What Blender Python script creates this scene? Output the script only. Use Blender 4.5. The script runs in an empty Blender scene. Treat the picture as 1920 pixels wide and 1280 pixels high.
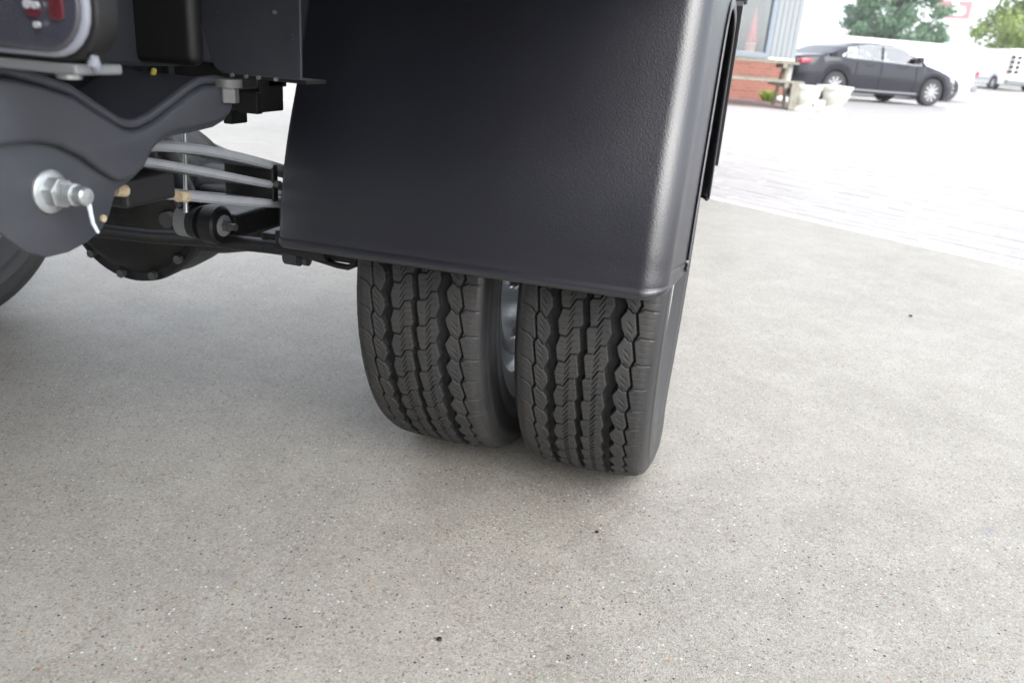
import bpy, bmesh, math, random
import numpy as np
from mathutils import Vector, Matrix
from math import sin, cos, pi, sqrt, radians, atan2, hypot
random.seed(7); rng = np.random.default_rng(7)
SC = bpy.context.scene
COL = SC.collection

# ------------------------------------------------------------------ camera
cam = bpy.data.cameras.new('camera'); camo = bpy.data.objects.new('camera', cam); COL.objects.link(camo)
PITCH, ROLL, YAW = .353, -.078, .248
Fw = Vector((-sin(YAW)*cos(PITCH), cos(YAW)*cos(PITCH), -sin(PITCH)))
Rt = Vector((cos(YAW), sin(YAW), 0)); Up = Rt.cross(Fw)
R2 = Rt*cos(ROLL) - Up*sin(ROLL); U2 = R2.cross(Fw)
camo.matrix_world = Matrix(((R2.x, U2.x, -Fw.x, .155), (R2.y, U2.y, -Fw.y, -1.346), (R2.z, U2.z, -Fw.z, .685), (0, 0, 0, 1)))
cam.sensor_width = 36; cam.lens = 1500/1920*36
cam.clip_start = .02; cam.clip_end = 900
cam.dof.use_dof = True; cam.dof.focus_distance = 1.15; cam.dof.aperture_fstop = 6.3
SC.camera = camo

# ------------------------------------------------------------------ sky, sun, exposure
SUN_EL, SUN_AZ = radians(42), radians(136)          # azimuth from +Y towards +X
w = bpy.data.worlds.new('World'); SC.world = w; w.use_nodes = True
nt = w.node_tree; nt.nodes.clear()
sky = nt.nodes.new('ShaderNodeTexSky'); sky.sky_type = 'NISHITA'; sky.sun_disc = False
sky.sun_elevation = SUN_EL; sky.sun_rotation = SUN_AZ
sky.air_density = 1.0; sky.dust_density = 2.0; sky.ozone_density = 1.5
bg = nt.nodes.new('ShaderNodeBackground'); bg.inputs[1].default_value = .15
hs = nt.nodes.new('ShaderNodeHueSaturation'); hs.inputs['Saturation'].default_value = .32
wo = nt.nodes.new('ShaderNodeOutputWorld')
nt.links.new(sky.outputs[0], hs.inputs['Color']); cl = nt.nodes.new('ShaderNodeMix'); cl.data_type = 'RGBA'; cl.inputs[0].default_value = .35; cl.inputs[7].default_value = (4.15, 4.4, 4.85, 1)   # even overcast layer
nt.links.new(hs.outputs[0], cl.inputs[6]); nt.links.new(cl.outputs[2], bg.inputs[0]); nt.links.new(bg.outputs[0], wo.inputs[0])
sl = bpy.data.lights.new('sun', 'SUN'); sl.energy = 1.15; sl.angle = radians(60); sl.color = (1, .98, .94)
so = bpy.data.objects.new('sun', sl); COL.objects.link(so)
sd = Vector((sin(SUN_AZ)*cos(SUN_EL), cos(SUN_AZ)*cos(SUN_EL), sin(SUN_EL)))
so.rotation_euler = sd.to_track_quat('Z', 'Y').to_euler(); so.location = (20, 20, 30)
SC.view_settings.view_transform = 'Standard'; SC.view_settings.look = 'None'
SC.view_settings.exposure = 1.75; SC.view_settings.gamma = 1; SC.view_settings.use_curve_mapping = False

# ------------------------------------------------------------------ helpers
def inp(n, k, v):
    if k in n.inputs: n.inputs[k].default_value = v
def mat(name, col, rough=.5, metal=0., spec=.5, bump=None, var=None, coat=0., coord='Object', sheen=0):
    """bump=(scale, strength, distance); var=(scale, amount, second colour)"""
    m = bpy.data.materials.new(name); m.use_nodes = True; t = m.node_tree; b = t.nodes['Principled BSDF']
    inp(b, 'Base Color', (*col, 1)); inp(b, 'Roughness', rough); inp(b, 'Metallic', metal); inp(b, 'Specular IOR Level', spec)
    inp(b, 'Coat Weight', coat); inp(b, 'Coat Roughness', .05)
    tc = t.nodes.new('ShaderNodeTexCoord')
    if bump:
        n = t.nodes.new('ShaderNodeTexNoise'); inp(n, 'Scale', bump[0]); inp(n, 'Detail', 3)
        t.links.new(tc.outputs[coord], n.inputs['Vector'])
        bp = t.nodes.new('ShaderNodeBump'); inp(bp, 'Strength', bump[1]); inp(bp, 'Distance', bump[2])
        t.links.new(n.outputs[0], bp.inputs['Height']); t.links.new(bp.outputs[0], b.inputs['Normal'])
    if var:
        n = t.nodes.new('ShaderNodeTexNoise'); inp(n, 'Scale', var[0]); inp(n, 'Detail', 6); inp(n, 'Roughness', .65)
        t.links.new(tc.outputs[coord], n.inputs['Vector'])
        r = t.nodes.new('ShaderNodeMapRange'); inp(r, 'From Min', .38); inp(r, 'From Max', .68); inp(r, 'To Max', var[1])
        t.links.new(n.outputs[0], r.inputs['Value'])
        mx = t.nodes.new('ShaderNodeMix'); mx.data_type = 'RGBA'
        mx.inputs[6].default_value = (*col, 1); mx.inputs[7].default_value = (*var[2], 1)
        t.links.new(r.outputs[0], mx.inputs[0]); t.links.new(mx.outputs[2], b.inputs['Base Color'])
        rr = t.nodes.new('ShaderNodeMapRange'); inp(rr, 'To Min', max(rough-.07, .02)); inp(rr, 'To Max', min(rough+.12, 1))
        t.links.new(n.outputs[0], rr.inputs['Value']); t.links.new(rr.outputs[0], b.inputs['Roughness'])
    return m

def setp(o, label=None, cat=None, group=None, kind=None):
    if label: o['label'] = label
    if cat: o['category'] = cat
    if group: o['group'] = group
    if kind: o['kind'] = kind
    return o
def empty(name, loc, rz=0, label=None, cat=None, group=None):
    o = bpy.data.objects.new(name, None); COL.objects.link(o); o.location = loc; o.rotation_euler = (0, 0, rz)
    o.empty_display_size = .1
    return setp(o, label, cat, group)
def link(name, me, m, parent=None, smooth=False):
    o = bpy.data.objects.new(name, me); COL.objects.link(o)
    if m is not None and not me.materials: me.materials.append(m)
    if parent is not None: o.parent = parent
    if smooth: me.polygons.foreach_set('use_smooth', [True]*len(me.polygons))
    return o
class MB:
    def __init__(s): s.v = []; s.f = []; s.o = Vector((0, 0, 0)); s.T = None
    def add(s, vs, fs):
        n = len(s.v)
        for p in vs:
            p = Vector(p)
            if s.T: p = s.T @ p
            s.v.append(p)
        s.f += [tuple(i+n for i in f) for f in fs]; return s
    def box(s, x0, x1, y0, y1, z0, z1):
        v = [(x, y, z) for x in (x0, x1) for y in (y0, y1) for z in (z0, z1)]
        return s.add(v, [(0, 1, 3, 2), (4, 6, 7, 5), (0, 4, 5, 1), (2, 3, 7, 6), (0, 2, 6, 4), (1, 5, 7, 3)])
    def tube(s, pts, r, seg=12, cap=True):
        pts = [Vector(p) for p in pts]; rs = r if isinstance(r, (list, tuple)) else [r]*len(pts)
        vs = []; fs = []; prev = None
        for i, p in enumerate(pts):
            d = (pts[min(i+1, len(pts)-1)]-pts[max(i-1, 0)]).normalized()
            if prev is None:
                a = d.orthogonal().normalized()
            else:
                a = (prev - d*prev.dot(d)).normalized()
            prev = a; b = d.cross(a)
            for k in range(seg):
                t = 2*pi*k/seg; vs.append(p+(a*cos(t)+b*sin(t))*rs[i])
        for i in range(len(pts)-1):
            for k in range(seg):
                k2 = (k+1) % seg; fs.append((i*seg+k, i*seg+k2, (i+1)*seg+k2, (i+1)*seg+k))
        if cap: fs += [tuple(reversed(range(seg))), tuple(range((len(pts)-1)*seg, len(pts)*seg))]
        return s.add(vs, fs)
    def cyl(s, a, b, r, seg=20, r2=None):
        return s.tube([a, b], [r, r if r2 is None else r2], seg)
    def lathe(s, prof, axis, c, seg=48, closed=False, a0=0, a1=2*pi):
        """prof: (along axis, radius)"""
        full = abs(a1-a0-2*pi) < 1e-6; n = seg if full else seg+1; vs = []; fs = []; c = Vector(c)
        for (h, r) in prof:
            for k in range(n):
                t = a0+(a1-a0)*k/seg
                if axis == 'x': p = (h, r*cos(t), r*sin(t))
                elif axis == 'y': p = (r*sin(t), h, r*cos(t))
                else: p = (r*cos(t), r*sin(t), h)
                vs.append(c+Vector(p))
        for i in range(len(prof)-1):
            for k in range(seg):
                k2 = (k+1) % n; fs.append((i*n+k, i*n+k2, (i+1)*n+k2, (i+1)*n+k))
        return s.add(vs, fs)
    def prism(s, poly, axis, h0, h1):
        """poly in the two other axes (order x,y,z without axis)"""
        n = len(poly)
        def P(a, b, h): return {'x': (h, a, b), 'y': (a, h, b), 'z': (a, b, h)}[axis]
        vs = [P(a, b, h0) for a, b in poly]+[P(a, b, h1) for a, b in poly]
        fs = [tuple(reversed(range(n))), tuple(range(n, 2*n))]+[(i, (i+1) % n, n+(i+1) % n, n+i) for i in range(n)]
        return s.add(vs, fs)
    def build(s, name, m, parent=None, smooth=False, bevel=0, seg=2, base=None, weld=False, ang=35):
        me = bpy.data.meshes.new(name); me.from_pydata([tuple(p) for p in s.v], [], s.f)
        bm = bmesh.new(); bm.from_mesh(me)
        if weld: bmesh.ops.remove_doubles(bm, verts=bm.verts, dist=1e-5)
        bmesh.ops.recalc_face_normals(bm, faces=bm.faces)
        if bevel:
            ed = [e for e in bm.edges if len(e.link_faces) == 2 and e.calc_face_angle(0) > radians(25)]
            bmesh.ops.bevel(bm, geom=ed, offset=bevel, segments=seg, profile=.5, affect='EDGES', clamp_overlap=True)
        if smooth:
            for f in bm.faces: f.smooth = True
            for e in bm.edges:
                if len(e.link_faces) == 2 and e.calc_face_angle(0) > radians(ang): e.smooth = False
        if base is not None:
            for v in bm.verts: v.co -= Vector(base)
        bm.to_mesh(me); bm.free()
        o = link(name, me, m, parent)
        if base is not None: o.location = base if parent is None else Vector(base)
        return o
def copy_tree(o, parent=None):
    c = o.copy(); COL.objects.link(c); c.parent = parent
    for ch in list(o.children): copy_tree(ch, c)
    return c
def arc(cx, cy, r, a0, a1, n): return [(cx+r*cos(a0+(a1-a0)*i/n), cy+r*sin(a0+(a1-a0)*i/n)) for i in range(n+1)]
def rrect(x0, x1, y0, y1, r, n=6):
    return arc(x1-r, y1-r, r, 0, pi/2, n)+arc(x0+r, y1-r, r, pi/2, pi, n)+arc(x0+r, y0+r, r, pi, 1.5*pi, n)+arc(x1-r, y0+r, r, 1.5*pi, 2*pi, n)

# ------------------------------------------------------------------ materials
def concrete_mat(name, base, dark, light, specks=True, scale=1.):
    m = bpy.data.materials.new(name); m.use_nodes = True; t = m.node_tree; b = t.nodes['Principled BSDF']
    L = t.links.new; N = t.nodes.new
    tc = N('ShaderNodeTexCoord')
    def noise(sc, det=4, rg=.6):
        n = N('ShaderNodeTexNoise'); inp(n, 'Scale', sc*scale); inp(n, 'Detail', det); inp(n, 'Roughness', rg); L(tc.outputs['Object'], n.inputs['Vector']); return n
    def rng_(src, a, b_, c=0., d=1.):
        r = N('ShaderNodeMapRange'); inp(r, 'From Min', a); inp(r, 'From Max', b_); inp(r, 'To Min', c); inp(r, 'To Max', d); L(src, r.inputs['Value']); return r.outputs[0]
    def mix(f, A, B):
        x = N('ShaderNodeMix'); x.data_type = 'RGBA'
        if hasattr(f, 'links'): L(f, x.inputs[0])
        else: x.inputs[0].default_value = f
        for i, c in ((6, A), (7, B)):
            if isinstance(c, tuple): x.inputs[i].default_value = (*c, 1)
            else: L(c, x.inputs[i])
        return x.outputs[2]
    c = mix(rng_(noise(1.7, 5).outputs[0], .35, .68, 0, .55), base, dark)
    c = mix(rng_(noise(9, 6, .7).outputs[0], .45, .75, 0, .45), c, light)
    def grain(sc, lo, hi, amt, tint, seed):
        mpp = N('ShaderNodeMapping'); mpp.inputs['Location'].default_value = (seed, seed*2.1, 0); L(tc.outputs['Object'], mpp.inputs[0])
        v = N('ShaderNodeTexVoronoi'); inp(v, 'Scale', sc); L(mpp.outputs[0], v.inputs['Vector'])
        sep = N('ShaderNodeSeparateColor'); L(v.outputs['Color'], sep.inputs[0])
        return mix(rng_(sep.outputs[1], lo, hi, 0, amt), c, tint)
    dk = tuple(q*.42 for q in dark)
    c = mix(rng_(noise(330, 2, .5).outputs[0], .48, .68, 0, .55), c, dark)
    c = grain(420, .60, .98, .36, dk, .3)
    c = grain(300, .78, 1.0, .45, light, .7)
    c = grain(620, .55, 1.0, .34, light, .1)
    c = grain(250, .90, 1.0, .6, (.16, .12, .085), .9)
    if specks:
        for sc, th, cols in ((190, .0022, (.05, .045, .04)), (200, .0012, (.32, .13, .05)), (230, .0016, (.42, .28, .12)), (210, .0024, (.60, .59, .57)), (260, .005, (.09, .085, .08))):
            v = N('ShaderNodeTexVoronoi'); inp(v, 'Scale', sc); L(tc.outputs['Object'], v.inputs['Vector']); inp(v, 'Randomness', 1)
            near = rng_(v.outputs['Distance'], .28, .42, 1, 0)
            sep = N('ShaderNodeSeparateColor'); L(v.outputs['Color'], sep.inputs[0])
            pick = N('ShaderNodeMath'); pick.operation = 'LESS_THAN'; L(sep.outputs[0], pick.inputs[0]); pick.inputs[1].default_value = th*6
            mu = N('ShaderNodeMath'); mu.operation = 'MULTIPLY'; L(near, mu.inputs[0]); L(pick.outputs[0], mu.inputs[1])
            c = mix(mu.outputs[0], c, cols)
        # a few worn grey patches
        for (px, py, rr) in ((-.399, -.581, .014), (.653, -.042, .016), (.9, .6, .02)):
            vm = N('ShaderNodeVectorMath'); vm.operation = 'DISTANCE'; L(tc.outputs['Object'], vm.inputs[0]); vm.inputs[1].default_value = (px, py, 0)
            ad = N('ShaderNodeMath'); ad.operation = 'MULTIPLY_ADD'; L(noise(60, 3).outputs[0], ad.inputs[0]); ad.inputs[1].default_value = .035; L(vm.outputs['Value'], ad.inputs[2])
            c = mix(rng_(ad.outputs[0], rr*.9+.012, rr*1.3+.014, .35, 0), c, (.17, .19, .22))
    L(c, b.inputs['Base Color'])
    L(rng_(noise(300, 3).outputs[0], .35, .65, .30, .66), b.inputs['Roughness'])
    inp(b, 'Specular IOR Level', .5)
    n1 = noise(420, 3, .6); n2 = noise(12, 4)
    ad = N('ShaderNodeMath'); ad.operation = 'ADD'; L(n1.outputs[0], ad.inputs[0]); L(n2.outputs[0], ad.inputs[1])
    bp = N('ShaderNodeBump'); inp(bp, 'Strength', .9); inp(bp, 'Distance', .0016); L(ad.outputs[0], bp.inputs['Height']); L(bp.outputs[0], b.inputs['Normal'])
    return m
def glass_mat(name, tint, gloss=.12, rough=.03):
    m = bpy.data.materials.new(name); m.use_nodes = True; t = m.node_tree; t.nodes.clear(); L = t.links.new; N = t.nodes.new
    o = N('ShaderNodeOutputMaterial'); tr = N('ShaderNodeBsdfTransparent'); tr.inputs[0].default_value = (*tint, 1)
    g = N('ShaderNodeBsdfGlossy'); inp(g, 'Roughness', rough)
    fr = N('ShaderNodeLayerWeight'); pwn = N('ShaderNodeMath'); pwn.operation = 'POWER'; pwn.inputs[1].default_value = 5; L(fr.outputs['Facing'], pwn.inputs[0])
    ad = N('ShaderNodeMath'); ad.operation = 'MULTIPLY_ADD'; ad.inputs[1].default_value = .9; ad.inputs[2].default_value = gloss+.04; L(pwn.outputs[0], ad.inputs[0])
    mx = N('ShaderNodeMixShader'); L(ad.outputs[0], mx.inputs[0]); L(tr.outputs[0], mx.inputs[1]); L(g.outputs[0], mx.inputs[2]); L(mx.outputs[0], o.inputs[0])
    return m
def island_mat(name, c0, c1, rough=.85, bump=(90, .4, .002)):
    m = mat(name, c0, rough, bump=bump); t = m.node_tree; g = t.nodes.new('ShaderNodeNewGeometry')
    cr = t.nodes.new('ShaderNodeMix'); cr.data_type = 'RGBA'; cr.inputs[6].default_value = (*c0, 1); cr.inputs[7].default_value = (*c1, 1)
    t.links.new(g.outputs['Random Per Island'], cr.inputs[0]); t.links.new(cr.outputs[2], t.nodes['Principled BSDF'].inputs['Base Color'])
    return m
def leaf_mat(name, c0, c1):
    m = bpy.data.materials.new(name); m.use_nodes = True; t = m.node_tree; t.nodes.clear(); L = t.links.new; N = t.nodes.new
    o = N('ShaderNodeOutputMaterial'); g = N('ShaderNodeNewGeometry'); cr = N('ShaderNodeMix'); cr.data_type = 'RGBA'
    cr.inputs[6].default_value = (*c0, 1); cr.inputs[7].default_value = (*c1, 1); L(g.outputs['Random Per Island'], cr.inputs[0])
    d = N('ShaderNodeBsdfDiffuse'); tl = N('ShaderNodeBsdfTranslucent'); L(cr.outputs[2], d.inputs[0]); L(cr.outputs[2], tl.inputs[0])
    mx = N('ShaderNodeMixShader'); mx.inputs[0].default_value = .4; L(d.outputs[0], mx.inputs[1]); L(tl.outputs[0], mx.inputs[2]); L(mx.outputs[0], o.inputs[0])
    return m
M = {}
M['concrete'] = concrete_mat('brushed_concrete', (.332, .313, .278), (.20, .187, .162), (.485, .466, .425))
M['yard'] = concrete_mat('yard_paving', (.355, .34, .333), (.30, .288, .283), (.40, .387, .38), specks=False)
M['edge'] = mat('pale_edging', (.80, .80, .79), .7, bump=(80, .3, .002))
M['paver'] = island_mat('paving_block', (.34, .326, .322), (.38, .366, .362))
M['sidewall'] = mat('sidewall_rubber', (.021, .021, .023), .44, spec=.6, bump=(700, .2, .0005), var=(10, .5, (.034, .033, .032)))
M['rubber'] = mat('shaded_groove_rubber', (.012, .012, .013), .65, spec=.3, bump=(900, .25, .0006), var=(14, .5, (.018, .017, .016)))  # groove floors: the shade in the recesses is put into this darker colour
M['treadface'] = mat('tread_top_rubber', (.034, .034, .0345), .70, spec=.4, bump=(700, .4, .0008), var=(14, .6, (.054, .051, .048)))  # block tops, kept lighter than the shade-coloured grooves
M['plastic'] = mat('grained_black_plastic', (.0095, .0098, .0150), .33, spec=1.0, bump=(420, .42, .0007), var=(3, .4, (.014, .015, .022)))
M['black'] = mat('black_plastic', (.008, .008, .009), .5, bump=(300, .15, .001))
M['chassis'] = mat('dark_grey_chassis_paint', (.040, .043, .053), .42, spec=.5, bump=(45, .12, .003), var=(22, .5, (.055, .058, .068)))
M['chassisdark'] = mat('black_chassis_paint', (.006, .006, .007), .45, bump=(60, .5, .003), var=(18, .6, (.018, .016, .014)))
M['spring'] = mat('grey_spring_steel', (.30, .31, .33), .42, bump=(120, .2, .001), var=(30, .6, (.22, .23, .25)))
M['zinc'] = mat('zinc_plated_steel', (.50, .53, .55), .30, metal=.75, bump=(150, .15, .001), var=(60, .6, (.36, .38, .35)))
M['rust'] = mat('rusty_metal', (.33, .25, .15), .75, bump=(200, .5, .002), var=(120, .8, (.5, .44, .32)))
M['boltgrey'] = mat('dull_bolt_steel', (.13, .13, .13), .5, metal=.4, bump=(200, .3, .001))
M['drip'] = mat('white_paint', (.62, .68, .76), .5)
M['rim'] = mat('silver_wheel_paint', (.62, .64, .66), .32, metal=.6, bump=(100, .1, .001), var=(20, .4, (.5, .51, .53)))
M['lamplens'] = mat('dark_lamp_lens', (.03, .032, .045), .10, spec=.8, coat=1, var=(9, .5, (.06, .06, .075)))
M['lampred'] = mat('red_reflector', (.085, .012, .018), .15, coat=1)
M['lampclear'] = mat('clear_bulb', (.34, .35, .38), .1, coat=1)
M['bezel'] = mat('grey_lamp_bezel', (.24, .255, .30), .2, coat=.6)
M['bracket'] = mat('galvanised_bracket', (.20, .21, .23), .35, metal=.3, var=(60, .6, (.2, .2, .18)))
M['white'] = mat('white_vehicle_paint', (.78, .78, .78), .3, coat=.6, var=(4, .3, (.7, .7, .7)))
M['sedan'] = mat('black_car_paint', (.008, .008, .015), .10, spec=.55, coat=0)
M['chrome'] = mat('chrome_trim', (.75, .75, .76), .15, metal=1)
M['alloy'] = mat('silver_alloy', (.52, .52, .54), .3, metal=.6)
M['tyrefar'] = mat('plain_tyre_rubber', (.03, .03, .032), .7)
M['glass'] = glass_mat('car_glass', (.97, .99, .985), .3)
M['wglass'] = glass_mat('window_glass', (.88, .92, .94), .12)
M['darkglass'] = mat('dark_glass', (.05, .06, .065), .06, coat=1)
M['seat'] = mat('pale_upholstery', (.8, .8, .78), .8)
M['tail'] = mat('red_tail_lamp', (.45, .03, .05), .2, coat=1)
M['clad'] = mat('pale_blue_grey_cladding', (.235, .255, .265), .55, bump=(30, .1, .002), var=(3, .5, (.27, .29, .30)))
M['frame'] = mat('blue_grey_window_frame', (.20, .235, .275), .45)
M['wood'] = mat('weathered_wood', (.30, .28, .235), .85, bump=(40, .5, .003), var=(16, .8, (.17, .165, .125)))
M['whitewood'] = mat('pale_painted_wood', (.6, .6, .56), .7)
M['stone'] = mat('white_cast_stone', (.62, .61, .56), .8, bump=(60, .4, .004), var=(12, .5, (.45, .45, .38)))
M['redpave'] = mat('dusty_red_paving', (.20, .14, .13), .85, bump=(50, .3, .002))
M['curtain'] = mat('pale_interior', (.72, .74, .76), .8)
M['red'] = mat('red_fabric', (.42, .06, .065), .6)
M['orange'] = mat('orange_plastic', (.50, .24, .13), .5)
M['lilac'] = mat('lilac_band', (.5, .36, .6), .5)
M['bark'] = mat('tree_bark', (.09, .075, .06), .9, bump=(12, .6, .02))
M['leafdark'] = leaf_mat('bluish_green_leaves', (.14, .24, .16), (.23, .34, .21))
M['leaflight'] = leaf_mat('yellowish_green_leaves', (.24, .36, .12), (.42, .48, .18))
M['plant'] = leaf_mat('weed_leaves', (.20, .32, .05), (.30, .40, .09))
M['signwhite'] = mat('white_sign_panel', (.75, .76, .77), .4)
M['signred'] = mat('faded_red_sign', (.55, .25, .27), .5)
M['signblue'] = mat('pale_blue_sign', (.28, .50, .66), .5)
M['signgrey'] = mat('grey_sign_lettering', (.42, .40, .44), .5)
M['signlilac'] = mat('lilac_grey_sign_panel', (.55, .56, .64), .5)
M['roof'] = mat('canopy_sheet', (.38, .38, .38), .6, var=(2, .5, (.3, .3, .3)))
M['steel'] = mat('grey_steel', (.2, .21, .22), .5)
def brick_mat():
    m = bpy.data.materials.new('red_brick'); m.use_nodes = True; t = m.node_tree; b = t.nodes['Principled BSDF']; L = t.links.new; N = t.nodes.new
    tc = N('ShaderNodeTexCoord'); br = N('ShaderNodeTexBrick'); inp(br, 'Scale', 1); inp(br, 'Brick Width', .22); inp(br, 'Row Height', .065); inp(br, 'Mortar Size', .006)
    br.inputs['Color1'].default_value = (.21, .075, .05, 1); br.inputs['Color2'].default_value = (.27, .10, .07, 1); br.inputs['Mortar'].default_value = (.25, .18, .15, 1)
    mp = N('ShaderNodeMapping'); mp.inputs['Rotation'].default_value = (pi/2, 0, 0)
    L(tc.outputs['Object'], mp.inputs[0]); L(mp.outputs[0], br.inputs['Vector']); L(br.outputs[0], b.inputs['Base Color']); inp(b, 'Roughness', .85)
    bp = N('ShaderNodeBump'); inp(bp, 'Distance', .006); L(br.outputs['Fac'], bp.inputs['Height']); bp.invert = True; L(bp.outputs[0], b.inputs['Normal'])
    return m
M['brick'] = brick_mat()
M['hall'] = mat('shade_hall_cladding', (.045, .047, .052), .6, var=(3, .4, (.06, .06, .065)))  # kept dark so the added hall dims the mudguard reflections

# ------------------------------------------------------------------ the ground
JP = Vector((.646, 2.647)); JD = Vector((.8165, -.5773)); JN = Vector((.5773, .8165))   # joint between slab and yard
def jp(a, n): q = JP+JD*a+JN*n; return (q.x, q.y)
# terrain: level, then rising gently beyond 27 m
def yard():
    ns = [-.03, 8, 20, 22, 24, 26, 30, 40, 50, 62, 90, 200, 500]; as_ = [-500, -60, -20, 0, 20, 60, 500]
    vs = []; fs = []
    for n in ns:
        for a in as_:
            x, y = jp(a, n); z = 0 if n <= 23 else .021*(n-23)
            if n > 62: z = .021*(62-23)
            vs.append((x, y, z-.0045))
    k = len(as_)
    for i in range(len(ns)-1):
        for j in range(k-1): fs.append((i*k+j, i*k+j+1, (i+1)*k+j+1, (i+1)*k+j))
    m = MB(); m.add(vs, fs); o = m.build('yard_ground', M['yard']); setp(o, kind='structure'); return o
yard()
def gz(x, y):
    n = (Vector((x, y))-JP).dot(JN); return 0 if n <= 23 else .021*(min(n, 62)-23)-.012
m = MB(); m.prism([jp(-30, 0), jp(-30, -500), jp(500, -500), jp(500, 0)][::1], 'z', -.25, 0); m.v = []; m.f = []
m.prism([jp(-500, -.002), jp(-500, -60), jp(500, -60), jp(500, -.002)], 'z', -.25, 0)
o = m.build('concrete_floor', M['concrete']); setp(o, kind='structure')
m = MB(); m.prism([jp(-40, 0), jp(40, 0), jp(40, .034), jp(-40, .034)], 'z', -.2, .003)
o = m.build('kerb_strip', M['edge']); setp(o, kind='structure')
# paving blocks beyond the edging, running bond along the joint
def pavers():
    bw, bh, g = .21, .105, .004; vs = []; fs = []
    for r in range(110):
        n0 = .036+r*bh
        a = -9.0 + (.5*bw if r % 2 else 0)
        while a < 9.5:
            x0, x1, y0, y1 = a+g/2, a+bw-g/2, n0+g/2, n0+bh-g/2; b = len(vs)
            zt = random.uniform(-.0015, .0015); tx = random.uniform(-.001, .001)
            for (xx, yy, zz) in ((x0, y0, -.004), (x1, y0, -.004), (x1, y1, -.004), (x0, y1, -.004)):
                p = jp(xx, yy); vs.append((p[0], p[1], zz))
            c = .0025
            for (xx, yy, s) in ((x0+c, y0+c, -1), (x1-c, y0+c, 1), (x1-c, y1-c, 1), (x0+c, y1-c, -1)):
                p = jp(xx, yy); vs.append((p[0], p[1], zt+tx*s))
            fs.append((b+4, b+5, b+6, b+7))
            for i in range(4): j = (i+1) % 4; fs.append((b+i, b+j, b+4+j, b+4+i))
            a += bw
    me = bpy.data.meshes.new('paving_blocks'); me.from_pydata(vs, [], fs)
    o = link('paving_blocks', me, M['paver']); setp(o, 'grey paving blocks laid in rows across the bright yard beyond the concrete slab', 'paving', kind='stuff')
pavers()
# reddish strip at the foot of the building
m = MB(); m.prism([(-6, 10.5), (.95, 13.9), (1.15, 17.6), (-6, 17.6)], 'z', -.05, .012); o = m.build('pavement', M['redpave']); setp(o, kind='structure')

# ------------------------------------------------------------------ unseen hall added behind the camera to shade foreground and mudguard
def hall():
    r = empty('added_shade_hall', (-4.6, -3.1, 0), 0, 'dark grey hall-shaped block added out of view behind the truck for shade', 'building')
    m = MB(); m.box(0, 5.4, -8, 0, -.01, 5.6); m.build('wall', M['hall'], r, bevel=.02)
    m = MB(); m.box(-.3, 5.7, -8.3, .5, 5.602, 5.8); m.build('roof', M['steel'], r)
    m = MB(); m.box(.2, 3.6, .001, 1.2, 3.55, 3.75); m.build('shade_awning', M['hall'], r, bevel=.02)  # added to block the sky above the left foreground
    for x in (.4,):
        m = MB(); m.box(x, x+3.2, .001, .05, 0, 3.4); d = m.build('door', M['chassis'], r, bevel=.01)
        for k in range(7):
            m = MB(); m.box(x+.02, x+3.18, .051, .07, .03+k*.48, .48+k*.48); m.build('door_panel', M['chassis'], d, bevel=.006)
hall()

# ------------------------------------------------------------------ the truck
TK = empty('truck', (-.903, 0, 0), 0, 'dark truck on twin rear tyres seen from behind its right rear wheel, black plastic mudguard', 'truck')
TB = Vector((-.903, 0, 0))
def tb(m, name, mm, parent=None, **k):
    """build in world coordinates, origin at the truck root"""
    o = m.build(name, mm, None, **k)
    for v in o.data.vertices: v.co -= TB
    o.parent = parent or TK
    return o
R_T = .349; ZC = .341
def pw(p, pts):                                           # periodic piecewise linear, pts (p,u) p in 0..40
    xs = [q[0] for q in pts]; ys = [q[1] for q in pts]
    return np.interp(p, [xs[-1]-40]+xs+[xs[0]+40], [ys[-1]]+ys+[ys[0]])
def seg_d(u, p, a, b):
    best = np.full(u.shape, 1e9)
    for off in (-40, 0, 40):
        ax, ay = a[0], a[1]+off; bx, by = b[0], b[1]+off; dx, dy = bx-ax, by-ay
        t = np.clip(((u-ax)*dx+(p-ay)*dy)/(dx*dx+dy*dy), 0, 1)
        best = np.minimum(best, np.hypot(u-ax-t*dx, p-ay-t*dy))
    return best
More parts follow.
